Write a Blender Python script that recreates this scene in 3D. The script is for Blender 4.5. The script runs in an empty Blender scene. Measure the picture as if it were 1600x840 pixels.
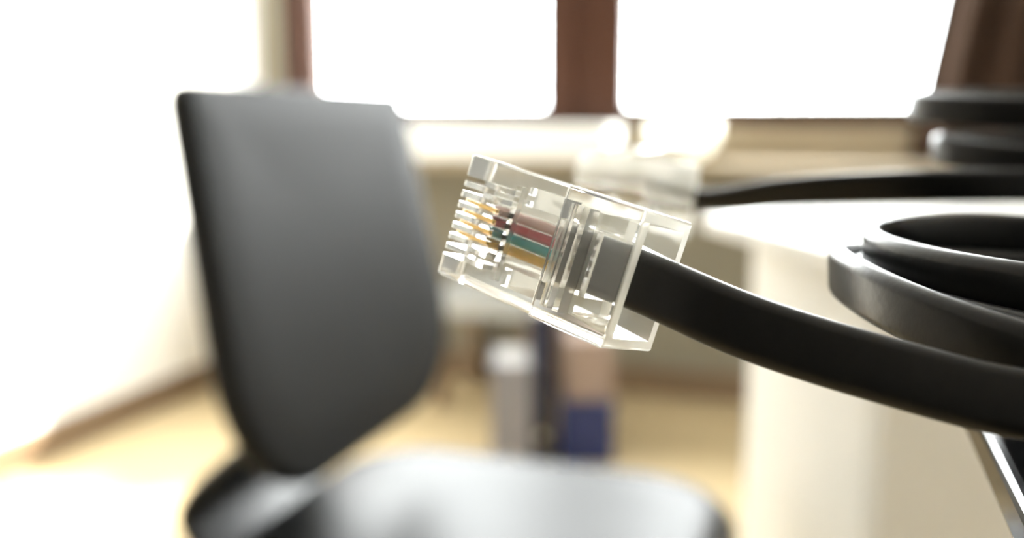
import bpy, bmesh, math
from mathutils import Vector, Matrix

S = bpy.context.scene
COL = S.collection
# ------------------------------------------------------------------ camera
F = 1490.0                       # focal length in pixels of the 1600 x 840 frame
H = 0.86                         # height of the lens above the floor
PITCH = math.radians(9.07)
YAW = math.radians(18.23)
cam_d = bpy.data.cameras.new('camera')
cam = bpy.data.objects.new('camera', cam_d)
COL.objects.link(cam)
S.camera = cam
cam.location = (0, 0, H)
cam.rotation_euler = (math.pi / 2 - PITCH, 0, YAW)
cam_d.sensor_width = 36.0
cam_d.lens = 36.0 * F / 1600.0
cam_d.clip_start = 0.004
cam_d.clip_end = 100
cam_d.dof.use_dof = True
cam_d.dof.focus_distance = 0.0805
cam_d.dof.aperture_fstop = cam_d.lens / 2.4     # a phone lens, 2.4 mm wide opening

# ------------------------------------------------------------------ sky, sun, exposure
w = bpy.data.worlds.new('sky')
S.world = w
w.use_nodes = True
bg = w.node_tree.nodes['Background']
bg.inputs['Color'].default_value = (0.97, 0.985, 1.0, 1)
bg.inputs['Strength'].default_value = 9.5
sun_d = bpy.data.lights.new('sun', 'SUN')
sun_d.energy = 7.5
sun_d.angle = math.radians(1.5)
sun_d.color = (1.0, 0.95, 0.86)
sun = bpy.data.objects.new('sun', sun_d)
COL.objects.link(sun)
SUN_DIR = Vector((-0.72, -0.60, -0.54))        # the way the light travels
sun.rotation_euler = SUN_DIR.to_track_quat('-Z', 'Y').to_euler()
sun.location = (4, 6, 4)
vs = S.view_settings
vs.view_transform = 'Standard'
vs.look = 'None'
vs.gamma = 1.0
vs.use_curve_mapping = False
vs.exposure = 1.65
S.cycles.max_bounces = 24
S.cycles.transmission_bounces = 20
S.cycles.transparent_max_bounces = 16
S.cycles.glossy_bounces = 8
S.cycles.diffuse_bounces = 6
S.cycles.use_denoising = True

# ------------------------------------------------------------------ helpers: directions and places
RIGHT = Vector((math.cos(YAW), math.sin(YAW), 0))
FWD = Vector((-math.sin(YAW), math.cos(YAW), 0))
UP = Vector((0, 0, 1))
EYE = Vector((0, 0, H))
CF = (FWD * math.cos(PITCH) - UP * math.sin(PITCH))
CU = (FWD * math.sin(PITCH) + UP * math.cos(PITCH))
CM = Matrix((RIGHT, CU, -CF)).transposed()      # camera axes as columns

def ray(px, py):
    return RIGHT * ((px - 800) / F) + CU * (-(py - 420) / F) + CF

def at(px, py, D):
    return EYE + ray(px, py) * D

def on_z(px, py, z):
    r = ray(px, py)
    return EYE + r * ((z - H) / r.z)

def on_y(px, py, y):
    r = ray(px, py)
    return EYE + r * (y / r.y)

def lev(r, d, h):
    """metres right of, ahead of and below the lens, level frame"""
    return EYE + RIGHT * r + FWD * d - UP * h

# ------------------------------------------------------------------ materials
MATS = {}
def mat(name, col, rough=0.5, metal=0.0, noise=0.0, scale=20.0, bump=0.0, stretch=None, spec=0.5, coat=0.0):
    m = bpy.data.materials.new(name)
    m.use_nodes = True
    nt = m.node_tree
    b = nt.nodes['Principled BSDF']
    b.inputs['Roughness'].default_value = rough
    b.inputs['Metallic'].default_value = metal
    b.inputs['Specular IOR Level'].default_value = spec
    b.inputs['Coat Weight'].default_value = coat
    b.inputs['Base Color'].default_value = (*col, 1)
    if noise or bump:
        tc = nt.nodes.new('ShaderNodeTexCoord')
        mp = nt.nodes.new('ShaderNodeMapping')
        nz = nt.nodes.new('ShaderNodeTexNoise')
        nz.inputs['Scale'].default_value = scale
        nz.inputs['Detail'].default_value = 4
        if stretch:
            mp.inputs['Scale'].default_value = stretch
        nt.links.new(tc.outputs['Object'], mp.inputs['Vector'])
        nt.links.new(mp.outputs['Vector'], nz.inputs['Vector'])
        if noise:
            mx = nt.nodes.new('ShaderNodeMix')
            mx.data_type = 'RGBA'
            mx.inputs[6].default_value = (*[c * (1 - noise) for c in col], 1)
            mx.inputs[7].default_value = (*[min(1, c * (1 + noise)) for c in col], 1)
            nt.links.new(nz.outputs['Fac'], mx.inputs[0])
            nt.links.new(mx.outputs[2], b.inputs['Base Color'])
        if bump:
            bp = nt.nodes.new('ShaderNodeBump')
            bp.inputs['Strength'].default_value = bump
            bp.inputs['Distance'].default_value = 0.002
            nt.links.new(nz.outputs['Fac'], bp.inputs['Height'])
            nt.links.new(bp.outputs['Normal'], b.inputs['Normal'])
    MATS[name] = m
    return m

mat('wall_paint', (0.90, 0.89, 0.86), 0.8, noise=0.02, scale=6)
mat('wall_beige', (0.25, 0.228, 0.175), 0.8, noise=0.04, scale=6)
mat('shade_paint', (0.10, 0.09, 0.08), 0.8, noise=0.05, scale=5)  # unseen wall behind the lens, coloured dark to stand in for shade there
mat('ceiling_paint', (0.86, 0.85, 0.82), 0.9, noise=0.02, scale=5)
mat('floor_wood', (0.50, 0.395, 0.235), 0.5, noise=0.10, scale=3, stretch=(9, 1, 1), spec=0.25)
mat('skirting', (0.20, 0.135, 0.08), 0.5, noise=0.08, scale=12)
mat('brown_frame', (0.048, 0.018, 0.009), 0.5, noise=0.15, scale=14, stretch=(6, 6, 1), spec=0.2)
mat('ledge_wood', (0.30, 0.245, 0.17), 0.5, noise=0.10, scale=10, stretch=(1, 8, 8), spec=0.3)
mat('curtain_cloth', (0.045, 0.026, 0.017), 0.9, noise=0.12, scale=60, spec=0.2)
mat('chair_fabric', (0.0105, 0.011, 0.011), 0.6, noise=0.12, scale=300, bump=0.15, spec=0.24)
mat('seat_leather', (0.014, 0.015, 0.016), 0.42, noise=0.1, scale=200, bump=0.08, spec=0.2)
mat('black_plastic', (0.02, 0.02, 0.021), 0.4)
mat('dark_metal', (0.05, 0.05, 0.055), 0.35, metal=0.6)
mat('white_laminate', (0.92, 0.91, 0.88), 0.45, noise=0.02, scale=10)
mat('carton_white', (0.80, 0.81, 0.80), 0.5, noise=0.03, scale=12)
mat('cord_jacket', (0.005, 0.0045, 0.0045), 0.32, noise=0.1, scale=900, bump=0.03, spec=0.34)
mat('black_glass', (0.006, 0.006, 0.007), 0.12)
mat('steel', (0.55, 0.55, 0.54), 0.3, metal=1.0)
mat('gold', (0.95, 0.66, 0.28), 0.22, metal=1.0)
mat('wire_pink', (0.72, 0.46, 0.42), 0.4)
mat('wire_red', (0.55, 0.02, 0.05), 0.4)
mat('wire_green', (0.0, 0.42, 0.44), 0.4)
mat('wire_yellow', (0.95, 0.55, 0.02), 0.4)
mat('copper', (0.9, 0.45, 0.25), 0.3, metal=1.0)
mat('navy_board', (0.013, 0.016, 0.040), 0.5, noise=0.05, scale=40)
mat('grey_board', (0.22, 0.215, 0.245), 0.6, noise=0.05, scale=40)
mat('blue_plastic', (0.008, 0.020, 0.11), 0.45)
mat('pink_card', (0.30, 0.225, 0.19), 0.8, noise=0.05, scale=30)
mat('bench_grey', (0.42, 0.44, 0.45), 0.5)
mat('paper', (0.45, 0.44, 0.43), 0.8)

def translucent(name, col, amount, rough=0.03, glass=True):
    """moulded plastic: clear body with a share of scattered light"""
    m = mat(name, col, rough)
    b = m.node_tree.nodes['Principled BSDF']
    if glass:
        b.inputs['Transmission Weight'].default_value = 1.0
        b.inputs['IOR'].default_value = 1.50
    nt = m.node_tree
    out = nt.nodes['Material Output']
    tr = nt.nodes.new('ShaderNodeBsdfTranslucent')
    tr.inputs['Color'].default_value = (0.96, 0.96, 0.92, 1)
    mx = nt.nodes.new('ShaderNodeMixShader')
    mx.inputs[0].default_value = amount
    nt.links.new(b.outputs[0], mx.inputs[1])
    nt.links.new(tr.outputs[0], mx.inputs[2])
    nt.links.new(mx.outputs[0], out.inputs['Surface'])
translucent('clear_plastic', (0.98, 0.98, 0.96), 0.07, 0.02)
translucent('frosted_plastic', (0.98, 0.98, 0.95), 0.55, 0.2)
translucent('porcelain', (0.88, 0.87, 0.82), 0.35, 0.15, glass=False)

def pane_glass():
    m = bpy.data.materials.new('window_glass')
    m.use_nodes = True
    nt = m.node_tree
    nt.nodes.remove(nt.nodes['Principled BSDF'])
    out = nt.nodes['Material Output']
    t = nt.nodes.new('ShaderNodeBsdfTransparent')
    t.inputs['Color'].default_value = (0.97, 0.98, 0.97, 1)
    g = nt.nodes.new('ShaderNodeBsdfGlossy')
    g.inputs['Roughness'].default_value = 0.0
    mx = nt.nodes.new('ShaderNodeMixShader')
    mx.inputs[0].default_value = 0.05
    nt.links.new(t.outputs[0], mx.inputs[1])
    nt.links.new(g.outputs[0], mx.inputs[2])
    nt.links.new(mx.outputs[0], out.inputs['Surface'])
    MATS['window_glass'] = m
pane_glass()

# ------------------------------------------------------------------ helpers: meshes
def obj(name, bm, material, parent=None, smooth=False):
    me = bpy.data.meshes.new(name)
    bmesh.ops.recalc_face_normals(bm, faces=bm.faces)
    bm.to_mesh(me)
    bm.free()
    me.materials.append(MATS[material])
    if smooth:
        for p in me.polygons:
            p.use_smooth = True
    o = bpy.data.objects.new(name, me)
    COL.objects.link(o)
    if parent is not None:
        o.parent = parent
    return o

def tag(o, label, cat, group=None):
    o['label'] = label
    o['category'] = cat
    if group:
        o['group'] = group
    return o

def struct(o, label=None, cat=None):
    o['kind'] = 'structure'
    if label:
        o['label'] = label
        o['category'] = cat
    return o

def thing(name, label, cat, mw=None, group=None):
    o = bpy.data.objects.new(name, None)
    o.empty_display_size = 0.05
    COL.objects.link(o)
    if mw is not None:
        o.matrix_world = mw
    return tag(o, label, cat, group)

def bx(bm, x0, x1, y0, y1, z0, z1, M=None):
    v = [bm.verts.new(Vector(c) if M is None else M @ Vector(c)) for c in
         ((x0, y0, z0), (x1, y0, z0), (x1, y1, z0), (x0, y1, z0),
          (x0, y0, z1), (x1, y0, z1), (x1, y1, z1), (x0, y1, z1))]
    for f in ((3, 2, 1, 0), (4, 5, 6, 7), (0, 1, 5, 4), (1, 2, 6, 5), (2, 3, 7, 6), (3, 0, 4, 7)):
        bm.faces.new([v[i] for i in f])
    return bm

def box(*a, bevel=0.0, seg=2, M=None):
    bm = bx(bmesh.new(), *a)
    if bevel:
        bmesh.ops.bevel(bm, geom=list(bm.edges), offset=bevel, segments=seg, affect='EDGES', profile=0.5)
    if M is not None:
        bmesh.ops.transform(bm, matrix=M, verts=bm.verts)
    return bm

def cyl(bm, p0, p1, r0, r1=None, n=20, caps=True):
    p0, p1 = Vector(p0), Vector(p1)
    r1 = r0 if r1 is None else r1
    d = (p1 - p0).normalized()
    a = d.orthogonal().normalized()
    b = d.cross(a)
    rings = []
    for p, r in ((p0, r0), (p1, r1)):
        rings.append([bm.verts.new(p + (a * math.cos(t) + b * math.sin(t)) * r)
                      for t in (2 * math.pi * k / n for k in range(n))])
    for k in range(n):
        bm.faces.new((rings[0][k], rings[0][(k + 1) % n], rings[1][(k + 1) % n], rings[1][k]))
    if caps:
        bm.faces.new(rings[0][::-1])
        bm.faces.new(rings[1])
    return bm

def prism(bm, pts, axis_from, axis_to, fn):
    """extrude a closed 2-D outline between two values; fn(u, v, t) gives the point"""
    a = [bm.verts.new(fn(u, v, axis_from)) for u, v in pts]
    b = [bm.verts.new(fn(u, v, axis_to)) for u, v in pts]
    n = len(pts)
    for k in range(n):
        bm.faces.new((a[k], a[(k + 1) % n], b[(k + 1) % n], b[k]))
    bm.faces.new(a[::-1])
    bm.faces.new(b)
    return bm

def rrect(w, h, r, n=6):
    pts = []
    for cx, cy, a0 in ((w / 2 - r, h / 2 - r, 0), (-w / 2 + r, h / 2 - r, 90),
                       (-w / 2 + r, -h / 2 + r, 180), (w / 2 - r, -h / 2 + r, 270)):
        for k in range(n + 1):
            t = math.radians(a0 + 90 * k / n)
            pts.append((cx + r * math.cos(t), cy + r * math.sin(t)))
    return pts

def catmull(P, n):
    out = []
    for i in range(len(P) - 1):
        p0 = P[max(i - 1, 0)]; p1 = P[i]; p2 = P[i + 1]; p3 = P[min(i + 2, len(P) - 1)]
        for k in range(n):
            t = k / n
            out.append(0.5 * ((2 * p1) + (p2 - p0) * t + (2 * p0 - 5 * p1 + 4 * p2 - p3) * t * t
                              + (3 * p1 - p0 - 3 * p2 + p3) * t ** 3))
    out.append(P[-1].copy())
    return out

def sweep(path, wdirs, section):
    """section (u, v): u along the width direction, v along the thickness"""
    bm = bmesh.new()
    rings = []
    for i, p in enumerate(path):
        t = (path[min(i + 1, len(path) - 1)] - path[max(i - 1, 0)]).normalized()
        wd = (wdirs[i] - t * wdirs[i].dot(t)).normalized()
        nd = t.cross(wd)
        rings.append([bm.verts.new(p + wd * u + nd * v) for u, v in section])
    n = len(section)
    for a, b in zip(rings, rings[1:]):
        for k in range(n):
            bm.faces.new((a[k], a[(k + 1) % n], b[(k + 1) % n], b[k]))
    bm.faces.new(rings[0][::-1])
    bm.faces.new(rings[-1])
    return bm

def cut(bm, cutters):
    """boolean difference of a list of bmeshes from bm, returns a new bmesh"""
    def tmp(b):
        me = bpy.data.meshes.new('t')
        bmesh.ops.recalc_face_normals(b, faces=b.faces)
        b.to_mesh(me); b.free()
        o = bpy.data.objects.new('t', me)
        COL.objects.link(o)
        return o
    base = tmp(bm)
    cs = [tmp(c) for c in cutters]
    for c in cs:
        m = base.modifiers.new('b', 'BOOLEAN')
        m.operation = 'DIFFERENCE'
        m.object = c
        m.solver = 'EXACT'
    dg = bpy.context.evaluated_depsgraph_get()
    me = bpy.data.meshes.new_from_object(base.evaluated_get(dg))
    out = bmesh.new()
    out.from_mesh(me)
    for o in [base] + cs:
        d = o.data
        bpy.data.objects.remove(o)
        bpy.data.meshes.remove(d)
    bpy.data.meshes.remove(me)
    return out

# ------------------------------------------------------------------ the room
YB = 2.90        # inner face of the window wall
XL = -1.86      # inner face of the left wall
XR = 2.5
YF = -3.2
ZC = 2.75
LEDGE_Z = H - 0.125

struct(obj('floor', box(XL - .15, XR + .15, YF - .15, YB + .3, -0.1, 0), 'floor_wood'))
struct(obj('ceiling', box(XL - .15, XR + .15, YF - .15, YB + .3, ZC, ZC + .1), 'ceiling_paint'))
struct(obj('wall_left', box(XL - .15, XL, YF - .15, YB + .3, 0, ZC), 'wall_paint'))
struct(obj('wall_right', box(XR, XR + .15, YF - .15, YB + .3, 0, ZC), 'wall_paint'))
struct(obj('wall_front', box(XL, XR, YF - .15, YF, 0, ZC), 'shade_paint'))

# window openings, measured on the wall
WX0 = on_y(438, 60, YB).x
WXM = on_y(912, 60, YB).x
WX1 = 0.95
WZ0 = on_y(760, 195, YB).z
WZ1 = 2.45
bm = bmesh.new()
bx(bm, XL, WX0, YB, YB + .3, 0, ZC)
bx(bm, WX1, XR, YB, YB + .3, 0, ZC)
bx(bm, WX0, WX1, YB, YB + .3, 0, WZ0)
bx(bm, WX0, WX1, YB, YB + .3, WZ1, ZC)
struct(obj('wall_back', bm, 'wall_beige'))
struct(obj('baseboard_left', box(XL, XL + .016, YF, YB, 0, .085, bevel=.004), 'skirting'))
struct(obj('baseboard_back', box(XL + .016, XR, YB - .016, YB, 0, .085, bevel=.004), 'skirting'))

def window(name, x0, x1):
    """brown wooden frame with a sash; the root is the outer frame"""
    fy0, fy1 = YB + .02, YB + .10
    sy0, sy1 = YB + .01, YB + .07
    root = bpy.data.objects.new(name, None)
    COL.objects.link(root)
    root.location = (0, 0, 0)
    struct(root)
    ft, st = .045, .095
    fr = bmesh.new()
    bx(fr, x0, x0 + ft, fy0, fy1, WZ0, WZ1); bx(fr, x1 - ft, x1, fy0, fy1, WZ0, WZ1)
    bx(fr, x0 + ft, x1 - ft, fy0, fy1, WZ0, WZ0 + .022); bx(fr, x0 + ft, x1 - ft, fy0, fy1, WZ1 - ft, WZ1)
    obj('window_frame', fr, 'brown_frame', root)
    a0, a1, b0, b1 = x0 + ft - .012, x1 - ft + .012, WZ0 + .012, WZ1 - ft + .012
    sa = bmesh.new()
    bx(sa, a0, a0 + st, sy0, sy1, b0, b1); bx(sa, a1 - st, a1, sy0, sy1, b0, b1)
    bx(sa, a0 + st, a1 - st, sy0, sy1, b0, b0 + .045); bx(sa, a0 + st, a1 - st, sy0, sy1, b1 - st, b1)
    sash = obj('sash', sa, 'brown_frame', root)
    obj('pane', box(a0 + st - .005, a1 - st + .005, sy0 + .02, sy0 + .024, b0 + .04, b1 - st + .005),
        'window_glass', sash)
    p_d = bpy.data.lights.new('window_portal', 'AREA')
    p_d.shape = 'RECTANGLE'
    p_d.size = x1 - x0
    p_d.size_y = WZ1 - WZ0
    p_d.cycles.is_portal = True
    p = bpy.data.objects.new('window_portal', p_d)
    COL.objects.link(p)
    p.location = ((x0 + x1) / 2, YB + .16, (WZ0 + WZ1) / 2)
    p.rotation_euler = (-math.pi / 2, 0, 0)
window('window_1', WX0, WXM)
window('window_2', WXM, WX1)

# wooden ledge below the windows with an upstand reaching the frames
LX1 = 1.3
led = thing('window_ledge', 'light brown wooden ledge on brackets running along below the windows', 'ledge')
obj('shelf_board', box(XL + .002, LX1, YB - .24, YB - .001, LEDGE_Z - .03, LEDGE_Z, bevel=.005), 'ledge_wood', led)
struct(obj('trim_1', box(XL + .002, LX1, YB - .022, YB - .001, LEDGE_Z + .0005, WZ0 - .002, bevel=.003), 'ledge_wood'))
for bxx in (-1.5, -0.6, 0.3, 1.1):
    b = bmesh.new()
    prism(b, [(0, 0), (-.18, 0), (-.18, -.02), (-.02, -.16), (0, -.16)], bxx - .012, bxx + .012,
          lambda u, v, t: Vector((t, YB - .001 + u, LEDGE_Z - .03 + v)))
    obj('bracket', b, 'ledge_wood', led)

# curtain: folded brown cloth beside the right pane, its free edge hanging aslant
cu = thing('curtain', 'brown cloth curtain hanging in folds beside the window', 'curtain')
yc = YB - .075
tl = on_y(1474, 0, yc); bl = on_y(1440, 150, yc)
slope = (bl.x - tl.x) / (bl.z - tl.z)
zt, zb = 2.522, LEDGE_Z + .012
bm = bmesh.new()
NX, NZ = 140, 24
grid = []
for j in range(NZ + 1):
    z = zt + (zb - zt) * j / NZ
    xl = tl.x + (z - tl.z) * slope
    row = []
    for i in range(NX + 1):
        s = i / NX
        x = xl + (1.25 - xl) * s
        dy = .028 * math.sin(s * 2 * math.pi * 8.5 + .6 + .25 * math.sin(z * 3)) + .008 * math.sin(s * 41 + z)
        row.append(bm.verts.new((x, yc + dy, z)))
    grid.append(row)
for j in range(NZ):
    for i in range(NX):
        bm.faces.new((grid[j][i], grid[j][i + 1], grid[j + 1][i + 1], grid[j + 1][i]))
o = obj('cloth', bm, 'curtain_cloth', cu, smooth=True)
m = o.modifiers.new('thick', 'SOLIDIFY'); m.thickness = .002
rod = thing('curtain_rod', 'dark metal curtain rod above the windows with round ends', 'curtain rod')
bm = cyl(bmesh.new(), (XL + .05, YB - .075, 2.55), (1.4, YB - .075, 2.55), .012)
obj('pole', bm, 'dark_metal', rod, smooth=False)
for xx in (XL + .05, 1.4):
    bm = bmesh.new()
    bmesh.ops.create_uvsphere(bm, u_segments=16, v_segments=10, radius=.024)
    bmesh.ops.translate(bm, vec=(xx, YB - .075, 2.55), verts=bm.verts)
    obj('finial', bm, 'dark_metal', rod, smooth=True)
for xx in (-1.6, -.3, 1.1):
    obj('bracket', box(xx - .008, xx + .008, YB - .085, YB - .001, 2.542, 2.558), 'dark_metal', rod)
for k in range(9):
    xx = tl.x + (2.5 - tl.z) * slope + .04 + k * .085
    bm = bmesh.new()
    n1, n2 = 18, 6
    vv = [[bm.verts.new((xx + .002 * math.cos(b), YB - .075 + (.018 + .002 * math.sin(b)) * math.cos(a),
                         2.545 + (.018 + .002 * math.sin(b)) * math.sin(a)))
           for b in (2 * math.pi * q / n2 for q in range(n2))] for a in (2 * math.pi * q / n1 for q in range(n1))]
    for a in range(n1):
        for b in range(n2):
            bm.faces.new((vv[a][b], vv[(a + 1) % n1][b], vv[(a + 1) % n1][(b + 1) % n2], vv[a][(b + 1) % n2]))
    obj('curtain_ring', bm, 'dark_metal', rod, smooth=True)

# ------------------------------------------------------------------ white carton on the ledge
c0 = on_y(618, 250, YB - .235).x
c1 = on_y(950, 250, YB - .235).x
ct = thing('carton', 'long flat white carton lying on the wooden window ledge', 'box')
obj('carton_body', box(c0, c1, YB - .225, YB - .05, LEDGE_Z + .0005, LEDGE_Z + .085, bevel=.004), 'carton_white', ct)
obj('carton_lid', box(c0 - .003, c1 + .003, YB - .228, YB - .047, LEDGE_Z + .075, LEDGE_Z + .098, bevel=.004), 'carton_white', ct)

# white bowl on the ledge, in the sun beside the carton
bp = on_y(1066, 250, YB - .125)
bowl = thing('bowl', 'round white porcelain bowl on the sunlit window ledge', 'bowl', Matrix.Translation((bp.x, YB - .125, LEDGE_Z)))
prof = [(.0, .006), (.045, .006), (.075, .020), (.098, .060), (.106, .112), (.102, .113), (.093, .062), (.070, .026), (.040, .013), (.0, .012)]
def lathe(prof, n=40):
    bm = bmesh.new()
    rows = []
    for r, z in prof:
        rows.append([bm.verts.new((r * math.cos(t), r * math.sin(t), z)) for t in (2 * math.pi * k / n for k in range(n))] if r > 0
                    else [bm.verts.new((0, 0, z))])
    for a, b in zip(rows, rows[1:]):
        for k in range(n):
            q = [a[k % len(a)], a[(k + 1) % len(a)], b[(k + 1) % len(b)], b[k % len(b)]]
            q = [v for i, v in enumerate(q) if v not in q[:i]]
            if len(q) > 2:
                bm.faces.new(q)
    return bm
obj('bowl_wall', lathe(prof), 'porcelain', bowl, smooth=True)
obj('foot_ring', lathe([(.038, .007), (.038, .0), (.044, .0), (.046, .007)]), 'porcelain', bowl, smooth=True)

# ------------------------------------------------------------------ office chair
TL, TR = at(268, 136, .93), at(640, 150, 1.38)
BL, BR = at(400, 830, .9375), at(714, 598, 1.4525)
mid_b = (BL + BR) / 2
ax = (BR - BL); ax.z = 0; wid = ((BR - BL).length + (TR - TL).length) / 2; ax.normalize()
upv = ((TL + TR) / 2 - mid_b); hgt = upv.length
upv = (upv - ax * upv.dot(ax)).normalized()
nrm = upv.cross(ax).normalized()
if nrm.dot(RIGHT) < 0:
    nrm = -nrm
nh = Vector((nrm.x, nrm.y, 0)).normalized()
SEAT_Z = 0.375
seat_c = Vector((mid_b.x, mid_b.y, 0)) + nh * 0.150
chair = thing('office_chair', 'black upholstered office chair with a tall curved backrest and rounded seat', 'chair',
              Matrix.Translation(seat_c))
CI = Matrix.Translation(-seat_c)

def pad(outline, origin, eu, ev, en, thick, dish, bulge=.35, rings=5):
    """cushion: outline in (u, v), rounded rim, dished along u by `dish`"""
    bm = bmesh.new()
    cu_ = sum(p[0] for p in outline) / len(outline); cv_ = sum(p[1] for p in outline) / len(outline)
    umax = max(abs(p[0]) for p in outline)
    layers = []
    prof = []
    for k in range(9):                              # rim profile: half round from back to front
        a = -math.pi / 2 + math.pi * k / 8
        prof.append((1 - bulge * thick / umax * (1 - math.cos(a)), math.sin(a) * thick / 2))
    seq = []
    for s in (0.02, .25, .5, .75):
        seq.append((s * prof[0][0], -thick / 2))
    seq += prof
    for s in (.75, .5, .25, .02):
        seq.append((s * prof[-1][0], thick / 2))
    for s, n in seq:
        ring = []
        for u, v in outline:
            uu, vv_ = cu_ + (u - cu_) * s, cv_ + (v - cv_) * s
            ring.append(bm.verts.new(origin + eu * uu + ev * vv_ + en * (n + dish * (uu / umax) ** 2)))
        layers.append(ring)
    n = len(outline)
    for a, b in zip(layers, layers[1:]):
        for k in range(n):
            bm.faces.new((a[k], a[(k + 1) % n], b[(k + 1) % n], b[k]))
    bm.faces.new(layers[0][::-1]); bm.faces.new(layers[-1])
    return bm

def outline_back(W, Hh, rt, rb, n=10):
    pts = []
    for cx, cy, r, a0 in ((W / 2 - rt, Hh - rt, rt, 0), (-W / 2 + rt, Hh - rt, rt, 90),
                          (-W / 2 + rb, rb, rb, 180), (W / 2 - rb, rb, rb, 270)):
        for k in range(n + 1):
            t = math.radians(a0 + 90 * k / n)
            pts.append((cx + r * math.cos(t), cy + r * math.sin(t)))
    return pts
wt, wb = (TR - TL).length, (BR - BL).length
ol = [(u * (1 + (wt / wb - 1) * v / hgt), v) for u, v in outline_back(wb * 1.035, hgt + .006, .02, .16)]
bm = pad(ol, mid_b - nrm * .016, ax, upv, nrm, .032, .010)
bmesh.ops.transform(bm, matrix=CI, verts=bm.verts)
obj('backrest', bm, 'chair_fabric', chair, smooth=True)
so = rrect(.45, .57, .12, 10)
bm = pad(so, Vector((0, 0, SEAT_Z - .035)), ax, nh, UP, .07, .010, bulge=.6)
obj('seat', bm, 'seat_leather', chair, smooth=True)
obj('seat_pan', pad(rrect(.40, .50, .09, 8), Vector((0, 0, SEAT_Z - .078)), ax, nh, UP, .02, 0), 'black_plastic', chair)
# bar joining seat and back
pb = (CI @ (mid_b + upv * .16 - nrm * .062))
path = catmull([Vector((0, 0, SEAT_Z - .095)), -nh * .15 + UP * (SEAT_Z - .097), -nh * .215 + UP * (SEAT_Z - .094),
                -nh * .345 + UP * (SEAT_Z + .01), pb - upv * .09, pb], 8)
obj('back_bar', sweep(path, [ax] * len(path), rrect(.28, .016, .007, 3)), 'black_plastic', chair)
obj('mechanism', box(-.08, .08, -.06, .06, SEAT_Z - .135, SEAT_Z - .089, bevel=.01), 'black_plastic', chair)
bm = cyl(bmesh.new(), (0, 0, .10), (0, 0, .22), .028); cyl(bm, (0, 0, .22), (0, 0, SEAT_Z - .13), .016)
obj('gas_column', bm, 'dark_metal', chair)
obj('base_hub', cyl(bmesh.new(), (0, 0, .065), (0, 0, .12), .045, .036), 'black_plastic', chair)
for k in range(5):
    a = math.radians(72 * k + 20)
    d = Vector((math.cos(a), math.sin(a), 0))
    side = Vector((-d.y, d.x, 0))
    p = [d * .03 + UP * .092, d * .14 + UP * .088, d * .25 + UP * .072, d * .285 + UP * .068]
    leg = obj('base_leg', sweep(catmull(p, 4), [side] * 13, rrect(.042, .024, .008, 3)), 'black_plastic', chair)
    cc = d * .272
    cb = cyl(bmesh.new(), cc + side * .006 + UP * .0275, cc + side * .024 + UP * .0275, .027)
    cyl(cb, cc - side * .006 + UP * .0275, cc - side * .024 + UP * .0275, .027)
    cyl(cb, cc - side * .024 + UP * .0275, cc + side * .024 + UP * .0275, .006, n=10)
    cyl(cb, cc + UP * .0275, cc + UP * .07, .006, n=10)
    obj('caster', cb, 'black_plastic', leg)

# ------------------------------------------------------------------ white cabinet with a jutting top
CT = H - .135
C0 = lev(.267, 1.335, 0)
near = (RIGHT * .191 - FWD * .98).normalized()
vv2 = (RIGHT * .98 + FWD * .191).normalized()
MC = Matrix((vv2, -near, UP)).transposed().to_4x4()          # x right, y away, z up
base = Vector((C0.x, C0.y, 0))
cab = thing('cabinet', 'white laminate cabinet with a jutting top board beside the black glass table', 'cabinet',
            Matrix.Translation(base) @ MC)
obj('top_board', box(0, .72, -.40, 0, CT - .022, CT, bevel=.002), 'white_laminate', cab)
obj('cabinet_body', box(.062, .70, -.345, -.035, .05, CT - .022, bevel=.0015), 'white_laminate', cab)
obj('plinth', box(.08, .69, -.33, -.05, 0.0, .05), 'black_plastic', cab)
for k in range(2):
    x0 = .0645 + k * .318
    d = obj('door', box(x0, x0 + .314, -.363, -.3452, .054, CT - .026, bevel=.0015), 'white_laminate', cab)
    hx = x0 + (.285 if k == 0 else .03)
    hb = cyl(bmesh.new(), (hx, -.385, .42), (hx, -.385, .54), .005, n=12)
    cyl(hb, (hx, -.385, .43), (hx, -.363, .43), .004, n=10); cyl(hb, (hx, -.385, .53), (hx, -.363, .53), .004, n=10)
    obj('handle', hb, 'steel', d)

# ------------------------------------------------------------------ things on the floor below the windows
def floor_frame(px, py):
    return on_z(px, py, 0)

def lever_file(px0, px1, py, zt, board, name, label, turn=0.0):
    a, b = floor_frame(px0, py), floor_frame(px1, py)
    wd = (b - a).length
    c = (a + b) / 2
    M = Matrix.Translation(c) @ Matrix.Rotation(math.atan2((b - a).y, (b - a).x) + turn, 4, 'Z')
    t = thing(name, label, 'binder', M)
    dp = .285
    bm = bmesh.new()
    bx(bm, -wd / 2, -wd / 2 + .003, 0, dp, 0, zt); bx(bm, wd / 2 - .003, wd / 2, 0, dp, 0, zt)
    bx(bm, -wd / 2 + .003, wd / 2 - .003, 0, .003, 0, zt)
    cv = obj('cover', bm, board, t)
    obj('paper_stack', box(-wd / 2 + .006, wd / 2 - .006, .02, dp - .01, .006, zt - .02), 'paper', t)
    obj('spine_label', box(-wd * .32, wd * .32, -.0008, 0, zt * .45, zt * .85), board, cv)
    r = bmesh.new()
    cyl(r, (0, -.0015, zt * .16), (0, .001, zt * .16), .013, n=20)
    obj('finger_ring', r, 'steel', cv)
    return t
def height_at(px, py_base, py_top):
    g = on_z(px, py_base, 0)
    r = ray(px, py_top)
    d = (g - EYE); dd = math.hypot(d.x, d.y) / math.hypot(r.x, r.y)
    return H + r.z * dd
lever_file(768, 829, 742, height_at(800, 742, 570), 'grey_board', 'lever_arch_file',
           'pale grey lever arch file standing beside the navy one')
lever_file(828, 866, 717, height_at(850, 717, 488), 'navy_board', 'lever_arch_file',
           'tall dark navy lever arch file standing next to the blue storage box')

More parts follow.
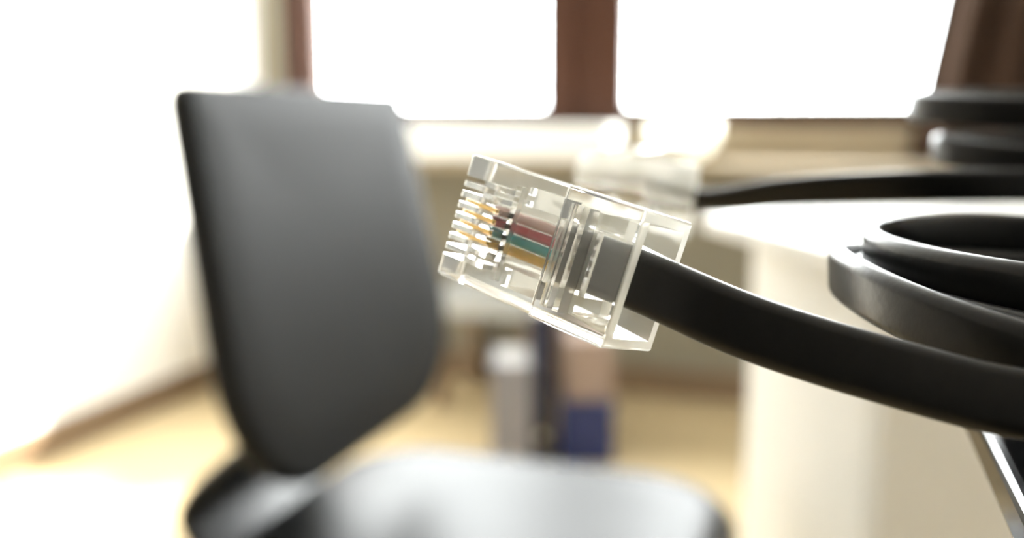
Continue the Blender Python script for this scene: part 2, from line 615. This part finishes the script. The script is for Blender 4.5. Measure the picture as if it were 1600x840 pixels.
a, b = floor_frame(876, 724), floor_frame(958, 724)
hb_ = height_at(905, 716, 622); ht_ = height_at(905, 716, 528)
wd = (b - a).length
M = Matrix.Translation((a + b) / 2) @ Matrix.Rotation(math.atan2((b - a).y, (b - a).x), 4, 'Z')
sb = thing('storage_box', 'small blue plastic storage box on the floor under a pinkish carton', 'box', M)
bm = bmesh.new()
t_ = .003
bx(bm, -wd / 2, wd / 2, 0, .20, 0, t_)
bx(bm, -wd / 2, wd / 2, 0, t_, t_, hb_ - .012); bx(bm, -wd / 2, wd / 2, .2 - t_, .2, t_, hb_ - .012)
bx(bm, -wd / 2, -wd / 2 + t_, t_, .2 - t_, t_, hb_ - .012); bx(bm, wd / 2 - t_, wd / 2, t_, .2 - t_, t_, hb_ - .012)
obj('box_body', bm, 'blue_plastic', sb)
obj('box_lid', box(-wd / 2 - .004, wd / 2 + .004, -.004, .204, hb_ - .012, hb_, bevel=.003), 'blue_plastic', sb)
sc_ = thing('carton', 'pinkish beige cardboard carton on top of the blue storage box', 'box', M @ Matrix.Translation((.004, .01, hb_)))
obj('carton_body', box(-wd / 2 + .006, wd / 2 - .006, 0, .18, 0, ht_ - hb_ - .002, bevel=.002), 'pink_card', sc_)
for s in (-1, 1):
    obj('flap', box(-wd / 2 + .006, wd / 2 - .006, .09 + (.001 if s > 0 else -.089), .09 + (.089 if s > 0 else -.001),
                    ht_ - hb_ - .002, ht_ - hb_), 'pink_card', sc_)

# low white bench against the wall
bz = on_y(760, 470, YB - .35).z
x0, x1 = on_y(672, 470, YB - .35).x, on_y(842, 470, YB - .35).x
bn = thing('bench', 'low pale grey bench standing against the wall below the window ledge', 'bench', Matrix.Translation(((x0 + x1) / 2, YB - .2, 0)))
hw = (x1 - x0) / 2
obj('bench_top', box(-hw, hw, -.17, .17, bz - .05, bz + .02, bevel=.006), 'bench_grey', bn)
for sx in (-1, 1):
    for sy in (-1, 1):
        obj('leg', box(sx * (hw - .03) - .018, sx * (hw - .03) + .018, sy * .14 - .018, sy * .14 + .018, 0, bz - .05), 'skirting', bn)

# ------------------------------------------------------------------ black glass table under the coiled cord
TZ = H - .0325
e = on_z(1578, 752, TZ)
gx = e.x
gt = thing('glass_table', 'black glass table top with a polished edge carrying the coiled cord', 'table', Matrix.Translation((gx, 0, 0)))
obj('glass_top', box(0, .55, -.45, .205, TZ - .005, TZ, bevel=.0012, seg=3), 'black_glass', gt)
fr = bmesh.new()
bx(fr, .03, .52, -.42, -.39, TZ - .035, TZ - .005); bx(fr, .03, .52, .145, .175, TZ - .035, TZ - .005)
bx(fr, .03, .06, -.39, .145, TZ - .035, TZ - .005); bx(fr, .49, .52, -.39, .145, TZ - .035, TZ - .005)
obj('table_frame', fr, 'dark_metal', gt)
for sx in (.03, .49):
    for sy in (-.42, .145):
        obj('leg', box(sx, sx + .03, sy, sy + .03, 0, TZ - .035), 'dark_metal', gt)

# ------------------------------------------------------------------ the cord with its two plugs
MM = .001
ORIG = lev(.062, .10, .0325)
cordthing = thing('telephone_cord', 'black flat telephone cord in a loose coil with a clear modular plug on each end', 'cord',
                  Matrix.Translation(ORIG))
INV = Matrix.Translation(-ORIG)
L, XS, ZN, ZR, HW = 21.0, 13.0, 6.5, 8.13, 5.85

def plug_body():
    side = [(0, .5), (.4, 0), (L, 0), (L, ZR), (XS, ZR), (XS - .15, ZN + .2), (XS - .5, ZN), (.5, ZN), (0, ZN - .5)]
    bm = prism(bmesh.new(), side, -HW, HW, lambda u, v, t: Vector((u, t, v)))
    bmesh.ops.bevel(bm, geom=list(bm.edges), offset=.28, segments=3, affect='EDGES', profile=.5)
    slots = bmesh.new()
    for k in range(8):
        y = (k - 3.5) * 1.02
        bx(slots, -1, 5.4, y - .25, y + .25, 3.1, 9)
    cs = [slots]
    cs.append(bx(bmesh.new(), 3.2, 13.5, -2.2, 2.2, 2.7, 4.15))                     # wire channel
    cs.append(bx(bmesh.new(), 12.2, 18.5, -2.85, 2.85, 2.35, 5.05))                 # jacket channel
    fun = bmesh.new()                                                              # flared mouth
    a = [fun.verts.new(c) for c in ((16.2, -4.4, 1.6), (16.2, 4.4, 1.6), (16.2, 4.4, 6.2), (16.2, -4.4, 6.2))]
    b = [fun.verts.new(c) for c in ((22, -5.0, 1.0), (22, 5.0, 1.0), (22, 5.0, 7.1), (22, -5.0, 7.1))]
    for k in range(4):
        fun.faces.new((a[k], a[(k + 1) % 4], b[(k + 1) % 4], b[k]))
    fun.faces.new(a[::-1]); fun.faces.new(b)
    cs.append(fun)
    rec = bmesh.new()                                                              # recesses of the two crimp bars
    bx(rec, 6.6, 7.2, -4.4, 4.4, 5.3, 9)
    bx(rec, 13.9, 14.7, -4.5, 4.5, 5.6, 9)
    bx(rec, 15.3, 15.9, -4.5, 4.5, 5.6, 9)
    cs.append(rec)
    hol = bmesh.new()                                                              # hollow below the nose
    bx(hol, 7.6, 11.6, -4.6, -2.9, -1, 5.6); bx(hol, 7.6, 11.6, 2.9, 4.6, -1, 5.6)
    cs.append(hol)
    return cut(bm, cs)

def latch():
    top = [(1.2, 0.05), (3.2, -.9), (8, -2.6), (14, -4.0), (19.5, -4.6), (19.5, -5.4), (14, -5.0), (8, -3.7), (3.0, -2.0), (1.0, -.6)]
    bm = bmesh.new()
    pa, pb_ = [], []
    def hwid(x):
        return 3.1 if x < 9 else 3.1 - (min(x, 14) - 9) / 5 * 1.4
    for u, v in top:
        pa.append(bm.verts.new((u, -hwid(u), v))); pb_.append(bm.verts.new((u, hwid(u), v)))
    n = len(top)
    for k in range(n):
        bm.faces.new((pa[k], pa[(k + 1) % n], pb_[(k + 1) % n], pb_[k]))
    bm.faces.new(pa[::-1]); bm.faces.new(pb_)
    return bm

def plug(M):
    """M: plug millimetres -> world"""
    T = INV @ M
    root = plug_body()
    bmesh.ops.transform(root, matrix=T, verts=root.verts)
    p = obj('plug', root, 'clear_plastic', cordthing)
    p.data.materials.append(MATS['frosted_plastic'])          # matt moulded side walls and rear rim
    Ti = T.inverted()
    Tn = T.to_3x3().inverted()
    for f in p.data.polygons:
        c = Ti @ f.center
        n = (Tn @ f.normal).normalized()
        if (abs(c.y) > HW - .3 and abs(n.y) > .3) or (c.x > L - .3 and n.x > .3):
            f.material_index = 1
    p['label'] = 'clear plastic eight slot modular plug'
    def sub(name, bm, material, smooth=False, label=None):
        bmesh.ops.transform(bm, matrix=T, verts=bm.verts)
        o = obj(name, bm, material, p, smooth)
        if label:
            o['label'] = label
    sub('latch', latch(), 'clear_plastic')
    for k, (wm, lb) in enumerate((('wire_yellow', 'yellow wire'), ('wire_green', 'teal green wire'),
                                  ('wire_red', 'dark red wire'), ('wire_pink', 'pale pink wire'))):
        y = (k - 1.5) * 1.02
        c = bmesh.new()
        prism(c, [(.35, 3.25), (.35, 5.5), (.9, 5.95), (4.6, 5.95), (5.05, 5.5), (5.05, 3.25), (3.6, 2.95), (3.0, 3.2), (2.4, 2.95)],
              y - .17, y + .17, lambda u, v, t: Vector((u, t, v)))
        sub('contact', c, 'gold')
        sub('slot_shade', bx(bmesh.new(), 5.06, 5.38, y - .23, y + .23, 3.9, 6.0), 'black_plastic')  # black block put in for the shade of the opening behind the contact
        path = catmull([Vector((3.35, y, 3.42)), Vector((6, y, 3.42)), Vector((9, y, 3.42)), Vector((11.2, y, 3.48)),
                        Vector((12.6, y * 1.0, 3.7)), Vector((14, y, 3.7))], 5)
        sec = [(.47 * math.cos(t), .47 * math.sin(t)) for t in (2 * math.pi * q / 14 for q in range(14))]
        sub('wire', sweep(path, [Vector((0, 1, 0))] * len(path), sec), wm, True, lb)

RA = Matrix(((0.7370506, 0.29699586, -0.60708309), (-0.29981919, 0.94872695, 0.10012806), (0.60569371, 0.10821571, 0.78830482)))
TA = Vector((-1.6960344, 4.62649133, -94.72130992))
MA = Matrix.Translation(EYE) @ (CM @ RA).to_4x4()
MA = Matrix.Translation(EYE + CM @ (TA * MM)) @ ((CM @ RA).to_4x4()) @ Matrix.Scale(MM, 4)
plug(MA)

# second plug: latch side up, farther off
xb = Vector((.965, -.17, .20)).normalized()
zb = Vector((.02, -.90, .42)); zb = (zb - xb * zb.dot(xb)).normalized()
yb = zb.cross(xb)
RB = Matrix((xb, yb, zb)).transposed()
tail = at(1086, 313, .168)                       # where the cord leaves it
MB_ = Matrix.Translation(tail) @ (CM @ RB).to_4x4() @ Matrix.Scale(MM, 4) @ Matrix.Translation((-L, 0, -3.7))
plug(MB_)

# path of the cord: (position, width direction)
K = []
YA = (MA.to_3x3() @ Vector((0, 1, 0))).normalized()
for x in (12.4, 15, 18, 21.5, 24):
    K.append((MA @ Vector((x, 0, 3.7)), YA))
def cw(x, y, z):
    return (CM @ Vector((x, y, z))).normalized()
for px, py, D, wd in ((1100, 487, .0762, cw(.28, .95, .02)), (1200, 523, .0752, cw(.26, .96, -.06)),
                      (1300, 555, .0738, cw(.25, .96, -.10)), (1400, 583, .0722, cw(.24, .96, -.14)),
                      (1500, 609, .0706, cw(.22, .96, -.18)), (1600, 633, .0692, cw(.20, .96, -.2))):
    K.append((at(px, py, D), wd))
CX, CD = .062, .100
def ring(th, R, h, lean=.0, cx=CX, cd=CD):
    a = math.radians(th)
    out = RIGHT * math.cos(a) + FWD * math.sin(a)
    return (lev(cx, cd, 0) + out * R - UP * h, (UP + out * lean).normalized())
TURNS = (((-75, 60, 98, 32.5, 22.8), (-45, 60, 98, 33, 24), (0, 60, 97, 33, 24), (45, 59, 95, 31, 22.5), (90, 58, 92, 29, 19.5),
          (135, 57, 89, 26.5, 16.8), (180, 57, 88, 24.3, 15.8), (210, 57, 88, 24.3, 17.2), (240, 57, 88.5, 24.5, 19), (270, 58, 89, 24.5, 20.4),
          (315, 60, 91, 25, 21), (360, 61, 93, 26, 21), (405, 61, 94, 26, 20), (450, 60.5, 93, 25.5, 19.2), (495, 60.5, 93, 25.2, 17.9),
          (540, 60.5, 92.5, 25.0, 17.6), (585, 61, 92.5, 24.2, 18.6), (630, 62, 93.5, 23.6, 19.6), (675, 62, 95, 23.5, 19.5), (720, 62, 96, 24, 18),
          (765, 62, 96.5, 24.5, 16), (810, 62, 97, 24.5, 14.8), (855, 62, 96.5, 24, 14.6), (900, 62, 96, 24, 14.5), (945, 62, 95.5, 24.3, 14.8),
          (990, 63, 96, 25, 15.2), (1035, 65, 98, 27, 13.5)))
for th, cx_, cd_, R, h in TURNS:
    K.append(ring(th, R * MM, h * MM, .06, cx_ * MM, cd_ * MM))
for r, d, h in ((92, 105, 9), (112, 128, 4), (134, 150, 0), (136, 176, -2), (114, 190, -2.6), (90, 188, -2.6), (74, 178, -2.0),
                (72.5, 166, -1.2), (83, 157, -.6), (108, 151, 0), (133, 160, 1.6), (136, 178, 3.2), (114, 190, 4.8), (93, 187, 5.4),
                (79, 178, 5.6), (77, 168, 6.2), (87, 159, 7.3), (108, 152, 7.8), (138, 134, 7.8), (166, 120, 8), (178, 132, 9.5),
                (162, 148, 10.2), (120, 152, 10.5)):
    K.append((lev(r * MM, d * MM, h * MM), UP.copy()))
for px, py, D, wd in ((1600, 289, .150, cw(0, 1, .15)), (1440, 290, .152, cw(0, .95, .3)), (1300, 295, .157, cw(0, .9, .42)),
                      (1180, 304, .163, cw(0, .7, .7))):
    K.append((at(px, py, D), wd))
YBd = (MB_.to_3x3() @ Vector((0, 1, 0))).normalized()
for x in (24, 21, 18, 15, 12.4):
    K.append((MB_ @ Vector((x, 0, 3.7)), YBd))
pos = catmull([k[0] for k in K], 12)
wds = catmull([k[1] for k in K], 12)
def even(ps, ws, step):
    """equal steps along the cord"""
    op, ow = [ps[0].copy()], [ws[0].copy()]
    left = step
    for i in range(len(ps) - 1):
        a, b = ps[i].copy(), ps[i + 1]
        seg = (b - a).length
        u0 = 0.0
        while seg - u0 >= left:
            u0 += left
            op.append(a.lerp(b, u0 / seg)); ow.append(ws[i].lerp(ws[i + 1], u0 / seg).normalized())
            left = step
        left -= seg - u0
    return op, ow
pos, wds = even(pos, wds, .0009)
for it in range(24):                               # relax kinks, the ends stay straight in the plugs
    np_, nw_ = list(pos), list(wds)
    for i in range(8, len(pos) - 8):
        np_[i] = pos[i] * .4 + (pos[i - 1] + pos[i + 1]) * .3
        nw_[i] = (wds[i] * .4 + (wds[i - 1] + wds[i + 1]) * .3).normalized()
    pos, wds = np_, nw_
bm = sweep(pos, wds, rrect(5.2 * MM, 2.3 * MM, 1.08 * MM, 6))
bmesh.ops.transform(bm, matrix=INV, verts=bm.verts)
obj('cord', bm, 'cord_jacket', cordthing, smooth=True)
